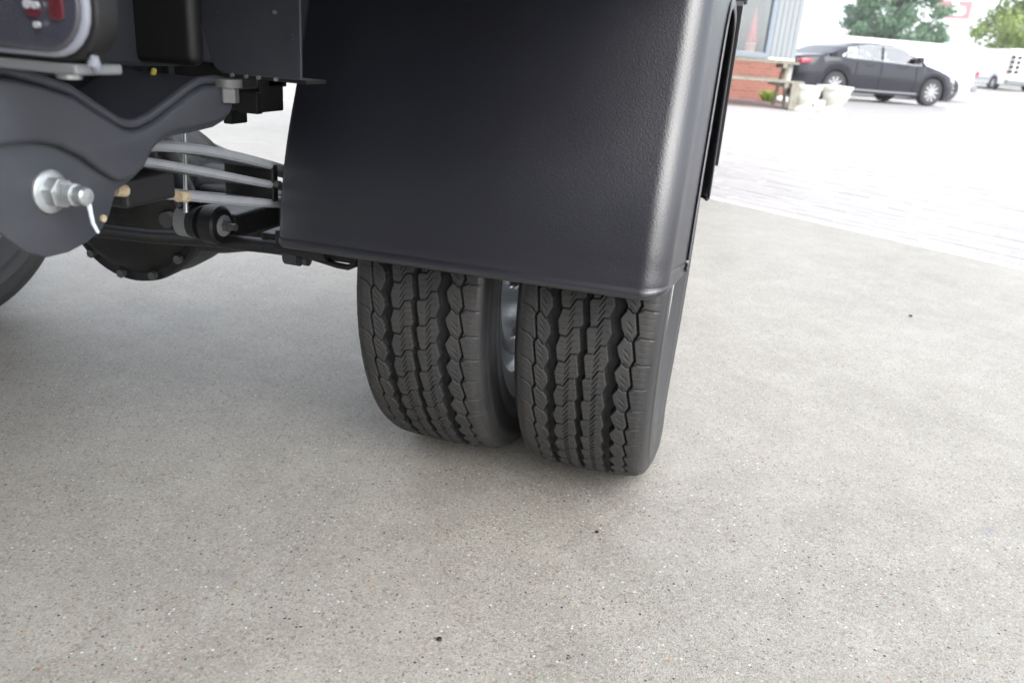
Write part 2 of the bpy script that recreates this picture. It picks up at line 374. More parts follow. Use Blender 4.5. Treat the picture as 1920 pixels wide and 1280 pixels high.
def tread_depth(u, p):
    """u mm across, p mm along within one 40 mm pitch -> groove depth mm"""
    D = np.zeros(u.shape)
    def sm(x): x = np.clip(x, 0, 1); return x*x*(3-2*x)
    def band(lo, hi, depth, e=1.15):
        return depth*sm((u-lo)/e+.5)*sm((hi-u)/e+.5)
    def grv(a, b, w, depth, e=.9): 
        return depth*sm((w/2+e/2-seg_d(u, p, a, b))/e)
    D = np.maximum(D, band(pw(p, [(0, -52), (17, -45.4), (29.5, -47), (36, -51)]), pw(p, [(0, -37.4), (14, -33.4), (18.5, -32.8), (21, -34.5), (37, -37.2)]), 11))
    D = np.maximum(D, band(pw(p, [(0, -2.4), (29, -6.2), (33, -6.8), (37, -3)]), pw(p, [(0, 6.6), (29, 2.6), (33, 2.2), (37, 5)]), 10.5))
    D = np.maximum(D, band(pw(p, [(11, 33.4), (13.5, 31.6), (31, 37.2), (39, 35)]), pw(p, [(0, 48.5), (15, 44.8), (27, 51.5), (35, 52)]), 11))
    tl = [(-64.6, 8), (-68.8, 0), (-64.6, -32)]
    D = np.maximum(D, grv(tl[0], tl[1], 2.6, 6)); D = np.maximum(D, grv(tl[1], tl[2], 2.6, 6))
    trr = [(65.3, 24), (70.5, 36), (65.3, 64)]
    D = np.maximum(D, grv(trr[0], trr[1], 2.8, 6)); D = np.maximum(D, grv(trr[1], trr[2], 2.8, 6))
    # lateral slits
    for path, wd, dp in (([(-34, 18), (-23, 18), (-16, 32.6), (-5, 34)], 1.5, 5), ([(5, -2.6), (16, -1.7), (23.2, 12.3), (33, 13)], 1.5, 5),
                         ([(52, 31), (56, 29), (59.5, 24.5), (65.3, 24)], 1.6, 5), ([(-65, 8), (-60, 6), (-57, 1), (-52, -2)], 1.6, 5),
                         ([(67, 26), (74, 31), (90, 29)], 2.0, 3.2), ([(-67, 2), (-76, 12), (-90, 16)], 1.8, 3.2)):
        for i in range(len(path)-1): D = np.maximum(D, grv(path[i], path[i+1], wd, dp))
    for k in (1, 2, 3):                                   # fine sipes
        for path in (([(-32, 18), (-23, 18), (-16, 32.6), (-7, 34)]), ([(8, -2.6), (16, -1.7), (23.2, 12.3), (31, 13)])):
            q = [(a, b+k*10) for a, b in path]
            D = np.maximum(D, grv(q[1], q[2], 1.1, 3.4)); D = np.maximum(D, grv(q[0], q[1], .8, 1.6)); D = np.maximum(D, grv(q[2], q[3], .8, 1.6))
    for k in (0, 1, 2):
        D = np.maximum(D, grv((55, 34+k*9), (62, 27+k*9), .9, 2.2)); D = np.maximum(D, grv((-55, 12+k*9), (-62, 19+k*9), .9, 2.2))
        D = np.maximum(D, grv((73, 2+k*9), (87, 1+k*9), .8, 1.1)); D = np.maximum(D, grv((-74, 24+k*9), (-87, 30+k*9), .8, 1.1))
    return D
def tyre_mesh(name, NP=56, VS=34, du=1.05, treaded=True):
    s_t = np.arange(-88, 88.01, du)
    side = [(.0925, .0105), (.0965, .0165), (.0995, .024), (.1005, .0275), (.1012, .028), (.1025, .037), (.1030, .050), (.1026, .062), (.1030, .0635), (.1026, .065), (.1008, .080), (.0985, .094), (.0990, .0955), (.0975, .098), (.0940, .112), (.0880, .126), (.0845, .134), (.0820, .139), (.0740, .141), (.072, .128), (.07, .10)]
    cols_x = [-a for a, b in side[::-1]]+list(s_t*.001*1.0)+[a for a, b in side]
    cr = lambda s: (s/88)**2*.0055+np.maximum(np.abs(s)-78, 0)**2*.00003
    cols_d = [b for a, b in side[::-1]]+list(cr(s_t))+[b for a, b in side]
    nt_ = len(s_t); ns = len(side); X = np.array(cols_x); Dp = np.array(cols_d)
    nv = NP*VS; vv = np.arange(nv)*(40.0/VS)              # in 40 mm pitch units
    p = np.mod(vv, 40)
    per = np.arange(VS)*(40.0/VS)
    U, Pp = np.meshgrid(s_t, per); td = tread_depth(U, Pp)
    if not treaded: td *= 0
    fade = np.clip((90-np.abs(s_t))/4, 0, 1); td = td*fade*.001
    full = np.zeros((nv, len(X))); full[:] = Dp
    full[:, ns:ns+nt_] += np.tile(td, (NP, 1))
    # raised dashes on the shoulder ring, both sides
    for k in range(nv):
        pass
    dash = (np.mod(vv, 40) < 30).astype(float)*.0007
    for c in (ns-3, ns-2, ns+nt_+1, ns+nt_+2): full[:, c] += dash
    arc0 = 515.0; ang = (arc0+(vv*2*pi*R_T*1000/(NP*40.0)))/(R_T*1000)     # angle from bottom, rearwards up
    rad = R_T-full
    Y = -rad*np.sin(ang)[:, None]; Z = -rad*np.cos(ang)[:, None]; XX = np.broadcast_to(X, rad.shape).copy()
    low = Z < -ZC+.0005; Z = np.where(low, -ZC+.0005+(Z+ZC)*.02, Z)
    # sidewall bulge near the contact patch
    bul = np.exp(-((Z+.30)/.045)**2)*np.clip(-Z, 0, 1)*np.exp(-(Y/.09)**2); XX += np.sign(XX)*bul*.018*np.clip((np.abs(XX)-.085)/.012, 0, 1)
    nc = len(X); co = np.stack([XX, Y, Z], -1).reshape(-1, 3)
    i = np.arange(nv)[:, None]; j = np.arange(nc-1)[None, :]; i2 = (i+1) % nv
    F = np.stack([i*nc+j, i*nc+j+1, i2*nc+j+1, i2*nc+j], -1).reshape(-1, 4).astype(np.int32)
    me = bpy.data.meshes.new(name); me.vertices.add(len(co)); me.vertices.foreach_set('co', co.ravel())
    me.loops.add(F.size); me.loops.foreach_set('vertex_index', F.ravel()[::-1] if False else F[:, ::-1].ravel())
    me.polygons.add(len(F)); me.polygons.foreach_set('loop_start', np.arange(0, F.size, 4, dtype=np.int32)); me.polygons.foreach_set('loop_total', np.full(len(F), 4, np.int32))
    me.polygons.foreach_set('use_smooth', np.ones(len(F), bool))
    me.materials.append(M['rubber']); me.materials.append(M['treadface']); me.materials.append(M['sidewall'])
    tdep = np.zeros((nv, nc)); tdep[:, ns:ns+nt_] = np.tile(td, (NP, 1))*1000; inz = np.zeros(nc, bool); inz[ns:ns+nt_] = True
    face = ((tdep[i, j]+tdep[i, j+1]+tdep[i2, j]+tdep[i2, j+1])/4 < 2.2) & inz[j] & inz[j+1]  # shallow faces get the lighter rubber, deep ones the painted groove shade
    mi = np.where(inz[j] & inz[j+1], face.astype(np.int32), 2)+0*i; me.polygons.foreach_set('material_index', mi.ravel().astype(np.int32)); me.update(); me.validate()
    return me
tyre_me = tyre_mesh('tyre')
def wheel_disc(sign):
    """steel disc wheel; sign=+1: dish bulges towards +x"""
    m = MB(); s = sign
    m.lathe([(x*s, r) for x, r in [(.082, .216), (.080, .219), (.077, .217), (.073, .206), (.060, .202), (.045, .198), (.020, .182), (-.020, .182), (-.045, .198), (-.073, .206), (-.079, .219), (-.083, .214), (-.079, .205), (-.06, .198), (-.045, .192), (-.02, .177), (.02, .177), (.045, .193), (.06, .198), (.075, .205), (.082, .216)]], 'x', (0, 0, 0), 96)
    rimo = m
    d = MB(); NA, NRr = 192, 24; r0, r1 = .055, .180
    def prof(r):
        return s*(.105 if r < .095 else .105-.030*((r-.095)/.085)**1.6)
    idx = {}; vs = []; fs = []
    for a in range(NA):
        t = 2*pi*a/NA
        for k in range(NRr+1):
            r = r0+(r1-r0)*k/NRr; idx[a, k] = len(vs); vs.append((prof(r), r*cos(t), r*sin(t)))
    nh = 8
    def hole(r, t):
        tt = (t+pi/nh) % (2*pi/nh)-pi/nh
        return ((tt*r)/.019)**2+((r-.142)/.020)**2 < 1
    for a in range(NA):
        for k in range(NRr):
            t = 2*pi*(a+.5)/NA; r = r0+(r1-r0)*(k+.5)/NRr
            if hole(r, t): continue
            a2 = (a+1) % NA; fs.append((idx[a, k], idx[a2, k], idx[a2, k+1], idx[a, k+1]))
    d.add(vs, fs)
    return rimo, d
def make_wheel(x, y, sign, treadmesh=None, zc=ZC):
    wroot = bpy.data.objects.new('wheel', None); COL.objects.link(wroot); wroot.parent = TK; wroot.location = Vector((x, y, zc))-TB; wroot.empty_display_size = .1
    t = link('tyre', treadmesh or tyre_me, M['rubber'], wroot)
    rm, d = wheel_disc(sign)
    rm.build('rim', M['rim'], wroot, smooth=True)
    dd = d.build('wheel_disc', M['rim'], wroot, smooth=True)
    sol = dd.modifiers.new('thick', 'SOLIDIFY'); sol.thickness = .006; sol.offset = -sign
    h = MB(); h.cyl((0, 0, 0), (.10*sign, 0, 0), .052, 32); h.build('hub', M['chassisdark'], wroot, smooth=True)
    return wroot
make_wheel(0, 0, -1)
make_wheel(-.242, 0, 1)
make_wheel(-1.565, 0, -1)
make_wheel(-1.807, 0, 1)
plain = tyre_mesh('plain_tyre', NP=56, VS=4, du=6, treaded=False)
make_wheel(-.10, 3.75, 1, plain); make_wheel(-1.706, 3.75, -1, plain)

# mudguards
def mudguard(mirror=False):
    path = [(-.390, .4120), (-.400, .4110), (-.4085, .4113), (-.4118, .4137), (-.4122, .4175), (-.4092, .4215), (-.4085, .430), (-.4060, .447), (-.403, .470), (-.392, .521), (-.376, .570), (-.355, .622), (-.338, .672), (-.322, .722), (-.305, .765), (-.278, .806), (-.235, .842), (-.18, .865), (-.09, .878), (0, .882)]
    path = path+[(-y+.035, z) for y, z in path[-2::-1]]
    def cr(pts, k):
        out = []; n = len(pts)
        for i in range(n-1):
            p0, p1, p2, p3 = [Vector(pts[max(0, min(n-1, i+d))]) for d in (-1, 0, 1, 2)]
            for q in range(k):
                t = q/k; out.append(.5*((2*p1)+(p2-p0)*t+(2*p0-5*p1+4*p2-p3)*t*t+(3*p1-p0-3*p2+p3)*t**3))
        return out+[Vector(pts[-1])]
    P = [Vector((0, q.x, q.y)) for q in cr(path, 5)]
    prof = [(-.4135, .045), (-.4135, .012), (-.4132, .005), (-.4115, .0015), (-.408, .0), (-.33, 0), (-.2, 0), (-.06, 0), (.067, 0)]+[(.070+.0305*sin(radians(t*6.5)), .0305-.0305*cos(radians(t*6.5))) for t in range(0, 13)]+[(.1005, .0400), (.1035, .0545), (.1062, .069), (.1088, .084), (.1112, .099), (.113, .110), (.1140, .1115), (.1165, .112), (.1168, .1155), (.116, .122)]
    vs = []; fs = []; nP = len(prof)
    for i, q in enumerate(P):
        a = P[max(i-1, 0)]; b = P[min(i+1, len(P)-1)]; d = (b-a).normalized(); n = Vector((0, d.z, -d.y))   # towards the wheel
        # the lower corners are rounded: pull the side columns up near the ends
        if q.z < .44: n = Vector((0, 1 if q.y < 0.02 else -1, 0))
        e = 0
        for (x, dd) in prof:
            z = q.z; dep = dd; y = q.y
            low = max(0., (.436-q.z)/.028)
            if x > .06: z += .015*min(low, 1)*((x-.06)/.055)**2
            if x < -.409: z += .003*min(low, 1)
            dep2 = dep
            p = Vector((x, y, z))+n*dep2
            vs.append(p)
    for i in range(len(P)-1):
        for k in range(nP-1): fs.append((i*nP+k, i*nP+k+1, (i+1)*nP+k+1, (i+1)*nP+k))
    m = MB()
    if mirror: vs = [Vector((-1.806-v.x, v.y, v.z)) for v in vs]; fs = [tuple(reversed(f)) for f in fs]
    m.add(vs, fs)
    o = tb(m, 'mudguard', M['plastic'], smooth=True, ang=60)
    so_ = o.modifiers.new('thick', 'SOLIDIFY'); so_.thickness = .0035; so_.offset = 1 if not mirror else -1
    o['label'] = 'grained black plastic arched mudguard over the twin tyres'
    # stiffening side lip on the outside of the front half
    return o
mudguard(); mudguard(True)
m = MB()                                                    # splash strip bolted beside the front end of the mudguard
pts = [(.452, .50), (.448, .58), (.43, .68), (.40, .76)]
m.prism([(.452, .478), (.466, .474), (.474, .49), (.466, .58), (.450, .70), (.425, .80), (.400, .79), (.42, .70), (.440, .60)], 'x', .104, .1235)
tb(m, 'edge_strip', M['black'], bevel=.0015)

# hanger of the leaf spring (pressed plate in the Y-Z plane)
HX = -.40
outer = [(-.90, .640), (-.86, .642), (-.825, .6385), (-.796, .632), (-.765, .623), (-.735, .606), (-.712, .5935), (-.700, .590), (-.688, .590), (-.670, .5945), (-.637, .608), (-.610, .6195), (-.590, .6265), (-.560, .6275), (-.533, .624), (-.527, .612), (-.528, .594), (-.540, .583), (-.561, .577), (-.600, .574), (-.630, .573), (-.650, .569), (-.666, .560), (-.682, .543), (-.700, .5345), (-.716, .529), (-.722, .518), (-.727, .508), (-.738, .497), (-.757, .4885), (-.780, .484), (-.803, .4845), (-.824, .4935), (-.840, .508), (-.852, .521), (-.87, .56), (-.90, .60)]
m = MB(); m.prism(outer, 'x', HX-.006, HX); tb(m, 'spring_hanger', M['chassis'], bevel=.0016, smooth=True)
upper = [(-.895, .636), (-.86, .637), (-.825, .6335), (-.796, .627), (-.765, .618), (-.735, .601), (-.712, .5885), (-.700, .585), (-.688, .585), (-.670, .5895), (-.640, .602), (-.610, .6145), (-.590, .6215), (-.562, .6225), (-.540, .618), (-.537, .597), (-.545, .589), (-.565, .583), (-.600, .580), (-.632, .579), (-.655, .574), (-.672, .564), (-.688, .547), (-.706, .5395), (-.722, .5405), (-.742, .553), (-.760, .566), (-.785, .578), (-.81, .583), (-.84, .583), (-.87, .584), (-.892, .60)]
m = MB(); m.prism(upper, 'x', HX-.002, HX+.011); hz = tb(m, 'hanger_pressing', M['chassis'], bevel=.0065, seg=4, smooth=True, ang=80)
# top flange turned inwards
m = MB(); top = outer[2:16]
vs = []; fs = []
for (y, z) in top: vs += [(HX-.001, y, z+.001), (HX-.105, y, z+.001), (HX-.105, y, z-.005), (HX-.001, y, z-.005)]
for i in range(len(top)-1):
    a = 4*i; b = a+4
    for k in range(4): fs.append((a+k, a+(k+1) % 4, b+(k+1) % 4, b+k))
m.add(vs, fs); tb(m, 'hanger_flange', M['chassis'], smooth=True)
# rolled lip that catches the light along the upper edge
m = MB(); m.tube([(HX+.004, y, z) for y, z in outer[1:16]], .0046, 10); tb(m, 'hanger_lip', M['chassis'], smooth=True)
# second plate of the hanger on the inner side
m = MB(); m.prism([(y, z) for y, z in outer], 'x', HX-.111, HX-.105); tb(m, 'spring_hanger', M['chassisdark'])
# bolt
m = MB(); c = (-.794, .5405)
m.lathe([(0, .0001), (0, .0185), (.0025, .0185), (.0045, .0155), (.0045, .001)], 'x', (HX+.0005, c[0], c[1]), 40); bo = tb(m, 'bolt', M['zinc'], smooth=True)
m = MB(); m.tube([(HX+.004, c[0], c[1]), (HX+.0155, c[0], c[1])], .0135, 6); tb(m, 'nut', M['zinc'], parent=None, bevel=.0012).parent = bo
prof = []
for k in range(5): prof += [(.015+k*.0031, .0094), (.0158+k*.0031, .0094), (.0168+k*.0031, .0068)]
prof += [(.031, .0080), (.038, .0080), (.040, .0066), (.0405, .0001)]
m = MB(); m.lathe(prof, 'x', (HX, c[0], c[1]), 28); q = tb(m, 'threaded_end', M['zinc'], smooth=False); q.parent = bo
m = MB(); m.tube([(HX+.037, c[0]+.003, c[1]-.005), (HX+.037, c[0]+.004, c[1]-.014), (HX+.0365, c[0]+.006, c[1]-.024), (HX+.036, c[0]+.011, c[1]-.033)], [.0022, .0018, .0017, .0014], 10)
q = tb(m, 'paint_drip', M['drip'], smooth=True); q.parent = bo
m = MB(); m.cyl((HX, -.7365, .507), (HX+.002, -.7365, .507), .0035, 12); tb(m, 'rivet', M['rust'])
# small blemished hex bolt under the frame
m = MB(); m.cyl((HX+.010, -.548, .6285), (HX+.010, -.548, .620), .0165, 28); bo2 = tb(m, 'bolt', M['boltgrey'], smooth=True)
m = MB(); m.tube([(HX+.010, -.548, .621), (HX+.010, -.548, .6035)], .0130, 6); q = tb(m, 'bolt_head', M['boltgrey'], bevel=.001); q.parent = bo2

# leaf spring: three leaves
def leaf(yz, name='spring_leaf', t=.0065, mm='spring', x0=-.505, x1=-.437):
    vs = []; fs = []
    # smooth polyline
    n = 24; ys = np.linspace(yz[0][0], yz[-1][0], n); cs = np.polyfit([a for a, b in yz], [b for a, b in yz], min(3, len(yz)-1)); zs = np.polyval(cs, ys)
    for y, z in zip(ys, zs):
        for (x, dz) in ((x0, t), (x1-.003, t), (x1, t-.003), (x1, -t+.003), (x1-.003, -t), (x0, -t)): vs.append((x, y, z+dz))
    for i in range(n-1):
        for k in range(6): fs.append((i*6+k, i*6+(k+1) % 6, i*6+6+(k+1) % 6, i*6+6+k))
    fs += [tuple(range(6)), tuple(range((n-1)*6, n*6))]
    m = MB(); m.add(vs, fs); return tb(m, name, M[mm], smooth=True)
leaf([(-.80, .545), (-.66, .567), (-.60, .5600), (-.508, .5380), (-.355, .497), (-.10, .452), (.1, .445)], t=.0058)
leaf([(-.70, .555), (-.622, .5455), (-.51, .5155), (-.356, .477), (-.1, .432), (.1, .425)], t=.0050)
leaf([(-.665, .519), (-.584, .5000), (-.48, .4795), (-.357, .4555), (-.1, .415), (.1, .405)], t=.0056)
m = MB(); m.box(-.51, -.431, -.668, -.590, .500, .528); q = tb(m, 'rubber_sleeve', M['black'], bevel=.004)
q.rotation_euler = (0, 0, 0)
for y, z in ((-.673, .520), (-.578, .4995)):
    m = MB(); m.tube([(-.433, y-.008, z+.0015), (-.433, y+.007, z-.0015)], .0062, 14); tb(m, 'sleeve_end', M['rust'], smooth=True)
m = MB(); m.box(-.512, -.4365, -.385, -.372, .462, .512); tb(m, 'spring_clamp', M['chassisdark'], bevel=.002)
m = MB(); m.cyl((-.4365, -.379, .486), (-.430, -.379, .486), .005, 12); tb(m, 'clamp_bolt', M['boltgrey'])
# axle, banjo differential
m = MB(); m.tube([(-1.47, 0, .345), (-1.25, 0, .345), (-1.12, 0, .345), (-.95, 0, .345), (-.78, 0, .345), (-.66, 0, .345), (-.36, 0, .345)], [.052, .056, .085, .10, .085, .060, .052], 28)
ax = tb(m, 'axle', M['chassisdark'], smooth=True)
m = MB(); prof = [(-.155, .0001), (-.150, .05), (-.135, .09), (-.112, .118), (-.085, .136), (-.075, .148), (-.055, .150), (-.04, .146), (0, .150), (.05, .146), (.09, .12), (.2, .08), (.26, .05), (.26, .0001)]
m.lathe(prof, 'y', (-.935, .01, .350), 56); q = tb(m, 'differential', M['chassisdark'], smooth=True)
m = MB(); m.lathe([(-.090, .133), (-.092, .149), (-.082, .1515), (-.078, .149)], 'y', (-.935, .01, .350), 56); q2 = tb(m, 'cover_flange', M['chassisdark'], smooth=True); q2.parent = q
for k in range(12):
    a = 2*pi*(k+.35)/12; x = -.935+.140*sin(a); z = .350+.140*cos(a)
    m = MB(); m.tube([(x, -.080, z), (x, -.092, z)], .0085, 6); q2 = tb(m, 'cover_bolt', M['boltgrey']); q2.parent = q
m = MB(); m.tube([(-.812, -.12, .345), (-.812, -.135, .345)], .014, 14); q2 = tb(m, 'filler_plug', M['boltgrey'], smooth=True); q2.parent = q
# axle housing fills towards the brake
m = MB(); m.box(-.80, -.40, -.075, .06, .30, .405); tb(m, 'axle_beam', M['chassisdark'], bevel=.02, seg=3, smooth=True)
m = MB(); m.box(-.52, -.42, -.10, .12, .385, .43); tb(m, 'spring_seat', M['chassisdark'], bevel=.008)
m = MB(); m.lathe([(-.345, .001), (-.345, .135), (-.33, .14), (-.28, .14)], 'x', (0, 0, ZC), 48); tb(m, 'brake_drum', M['chassisdark'], smooth=True)
# stabiliser bar with its loop under the mudguard
m = MB(); m.tube([(-1.3, -.26, .36), (-.95, -.235, .335), (-.75, -.245, .345), (-.62, -.27, .362), (-.50, -.29, .372), (-.40, -.30, .376)], .0115, 14); tb(m, 'stabiliser_bar', M['chassisdark'], smooth=True)
m = MB(); m.tube([(-.49, -.30, .3765), (-.43, -.30, .368), (-.385, -.30, .361), (-.368, -.30, .3605), (-.357, -.30, .366), (-.353, -.30, .380), (-.354, -.30, .40)], .0046, 12); tb(m, 'loop_bracket', M['black'], smooth=True)
m = MB(); m.cyl((-.475, -.29, .3625), (-.452, -.29, .3625), .0145, 20); m.cyl((-.445, -.29, .360), (-.438, -.29, .360), .010, 16); tb(m, 'bar_bush', M['chassis'], smooth=True)
m = MB(); m.box(-.52, -.36, -.29, -.05, .372, .392); tb(m, 'lower_plate', M['chassisdark'], bevel=.004)
m = MB(); m.box(-.49, -.357, -.298, -.285, .3655, .40); tb(m, 'loop_web', M['chassisdark'], bevel=.002)
# shock absorber lower eye
sx, sy, sz = -.615, -.285, .392
m = MB(); m.lathe([(-.052, .001), (-.052, .021), (-.046, .025), (-.020, .025), (-.018, .019), (-.010, .019), (-.008, .030), (.014, .030), (.017, .026), (.017, .001)], 'x', (sx+.01, sy, sz), 36); sh = tb(m, 'shock_absorber_eye', M['chassisdark'], smooth=True)
m = MB(); m.lathe([(.0, .001), (.0, .0165), (.003, .0165), (.003, .001)], 'x', (sx+.0275, sy, sz), 28); q = tb(m, 'washer', M['spring'], smooth=True); q.parent = sh
m = MB(); m.tube([(sx+.030, sy, sz), (sx+.038, sy, sz)], .0095, 6); m.tube([(sx+.038, sy, sz), (sx+.050, sy, sz)], .0055, 12); q = tb(m, 'nut', M['boltgrey']); q.parent = sh
m = MB(); m.box(sx-.055, sx+.03, sy+.03, sy+.16, sz-.03, sz+.012); q = tb(m, 'eye_bracket', M['chassisdark'], bevel=.005); q.parent = sh
m = MB(); m.lathe([(-.012, .0235), (-.012, .0255), (.008, .0255), (.008, .0235)], 'x', (sx-.032, sy, sz), 30); q = tb(m, 'bush_sleeve', M['steel'], smooth=True); q.parent = sh
m = MB(); m.tube([(sx-.03, sy, sz+.02), (sx-.20, sy+.10, sz+.20), (sx-.27, sy+.12, sz+.28)], [.018, .022, .03], 20); q = tb(m, 'shock_absorber', M['chassisdark'], smooth=True)
# thin linkage rod
m = MB(); m.tube([(-.55, -.41, .560), (-.55, -.42, .440)], .0030, 10); tb(m, 'linkage_rod', M['zinc'], smooth=True)
# frame rails, cross members, plates and boxes
for x0 in (-.56, -1.30):
    m = MB(); m.box(x0, x0+.055, -.98 if x0 > -1 else -.98, 4.2, .632, .80); tb(m, 'frame_rail', M['chassis'], bevel=.006)
m = MB(); m.box(-1.24, -.561, -.42, -.36, .60, .79); tb(m, 'cross_member', M['chassisdark'], bevel=.01)
m = MB(); m.box(-1.24, -.561, .9, .98, .62, .79); tb(m, 'cross_member', M['chassisdark'], bevel=.01)
m = MB(); m.cyl((-.630, -.50, .592), (-.560, -.50, .592), .038, 28); tb(m, 'rubber_buffer', M['chassis'], bevel=.003, smooth=True)
sc_ = [(-.322, .632), (-.322, .80), (-.475, .80), (-.470, .735), (-.462, .71), (-.452, .695), (-.4445, .680), (-.441, .665), (-.438, .650), (-.432, .638), (-.424, .632)]
m = MB(); m.prism(sc_, 'y', -.508, -.504); pl = tb(m, 'support_plate', M['chassis'], bevel=.001)
m = MB(); m.box(-.426, -.3165, -.506, -.46, .6275, .6315); q = tb(m, 'plate_flange', M['chassisdark']); q.parent = pl
for x in (-.408, -.390, -.374, -.352):
    m = MB(); m.cyl((x, -.5085, .6305), (x, -.512, .6300), .0022, 8); q = tb(m, 'rivet', M['zinc']); q.parent = pl
for x, z in ((-.352, .700), (-.425, .693), (-.333, .676)):
    m = MB(); m.cyl((x, -.5085, z), (x, -.5105, z), .0035 if x < -.40 or x > -.34 else .0022, 12); q = tb(m, 'rivet', M['zinc'] if x == -.352 else M['chassis']); q.parent = pl
m = MB(); m.box(-.504, -.425, -.47, -.43, .612, .64); tb(m, 'rail_bracket', M['chassisdark'], bevel=.003)
m = MB(); m.box(-.95, -.432, -.545, -.52, .637, .80); tb(m, 'underbody_shade_sheet', M['black'], bevel=.01, seg=3, smooth=True)  # black sheet standing in for the darkness under the truck
m = MB(); m.box(-.542, -.486, -.33, -.27, .572, .632); m.box(-.512, -.482, -.345, -.331, .571, .60); tb(m, 'bump_stop', M['black'], bevel=.002)
m = MB(); m.box(-.568, -.553, -.30, -.26, .548, .632); tb(m, 'stop_bracket', M['black'], bevel=.002)
m = MB(); m.box(-.585, -.486, -.31, -.26, .605, .634); tb(m, 'stop_bracket', M['black'], bevel=.002)
m = MB(); m.tube([(-.46, -.575, .632), (-.455, -.585, .624), (-.45, -.60, .619)], .003, 8); tb(m, 'yellow_cable', mat('yellow_cable', (.5, .42, .08), .6), smooth=True)
# rear lamp
lm = MB()
def lamp_layer(name, y0, y1, inset, mm, r=.035, bev=.003, **k):
    m = MB(); m.prism(rrect(-.68+inset, -.279-inset, .650+inset, .80-inset, r-inset*.6), 'y', y0, y1); return tb(m, name, mm, bevel=bev, seg=3, smooth=True, **k)
lamp = lamp_layer('rear_lamp', -.855, -.832, 0, M['black'])
q = lamp_layer('lamp_bezel', -.861, -.854, .0035, M['bezel'], bev=.003); q.parent = lamp
q = lamp_layer('lamp_lens', -.8645, -.858, .0070, M['lamplens'], bev=.0028); q.parent = lamp
m = MB(); m.prism(rrect(-.309, -.297, .678, .76, .004), 'y', -.8665, -.863); q = tb(m, 'red_reflector', M['lampred'], bevel=.001, smooth=True); q.parent = lamp
m = MB(); m.cyl((-.3215, -.8645, .6845), (-.3215, -.8675, .6845), .0055, 20); q = tb(m, 'red_reflector', M['lampred'], smooth=True); q.parent = lamp
for x, z, rr in ((-.3235, .6875, .0032), (-.3175, .687, .0026), (-.318, .6745, .0022)):
    m = MB(); m.cyl((x, -.866, z), (x, -.869, z), rr, 16); q = tb(m, 'lamp_bulb', M['lampclear'], smooth=True); q.parent = lamp
m = MB(); m.box(-.68, -.300, -.857, -.81, .6425, .6502); q = tb(m, 'lamp_bracket', M['bracket'], bevel=.002); q.parent = lamp
m = MB(); m.tube([(-.292, -.846, .648), (-.290, -.850, .652), (-.288, -.851, .656)], [.0038, .0044, .0025], 14); q = tb(m, 'bulb_holder_cap', M['bezel'], smooth=True); q.parent = lamp
m = MB(); m.lathe([(-.003, .003), (-.003, .0085), (.002, .0095), (.004, .0085)], 'z', (-.322, -.84, .6415), 24); q = tb(m, 'bracket_screw', M['zinc'], smooth=True); q.parent = lamp
# box added out of view to shade foreground and mudguard; then the cab
m = MB(); m.box(-1.80, .10, -.93, -.32, .86, .93); tb(m, 'shade_box_floor', M['chassisdark'], bevel=.01)
m = MB(); m.box(-1.81, .11, -.935, -.315, .932, 2.2); tb(m, 'added_shade_box', M['chassis'], bevel=.02)
m = MB(); m.box(-1.4, -.41, -.97, -.93, .72, .90); tb(m, 'rear_cross_member', M['chassis'], bevel=.006)
cabp = [(3.0, .55), (3.35, .55), (3.35, .80), (3.5, .85), (4.05, .85), (4.2, .72), (4.75, .62), (4.9, .75), (4.85, 1.05), (4.55, 1.35), (3.95, 2.2), (3.75, 2.3), (3.0, 2.35)]
m = MB(); m.prism(cabp, 'x', -1.85, .045); tb(m, 'cab', M['white'], bevel=.05, seg=3, smooth=True)
m = MB(); m.prism([(3.2, 1.4), (4.2, 1.4), (3.85, 2.02), (3.2, 2.08)], 'x', .046, .050); tb(m, 'cab_window', M['darkglass']); m = MB(); m.prism([(3.2, 1.4), (4.2, 1.4), (3.85, 2.02), (3.2, 2.08)], 'x', -1.855, -1.851); tb(m, 'cab_window', M['darkglass'])
m = MB(); m.box(.05, .115, 1.48, 1.52, .86, .905); tb(m, 'side_marker', M['black'], bevel=.004)

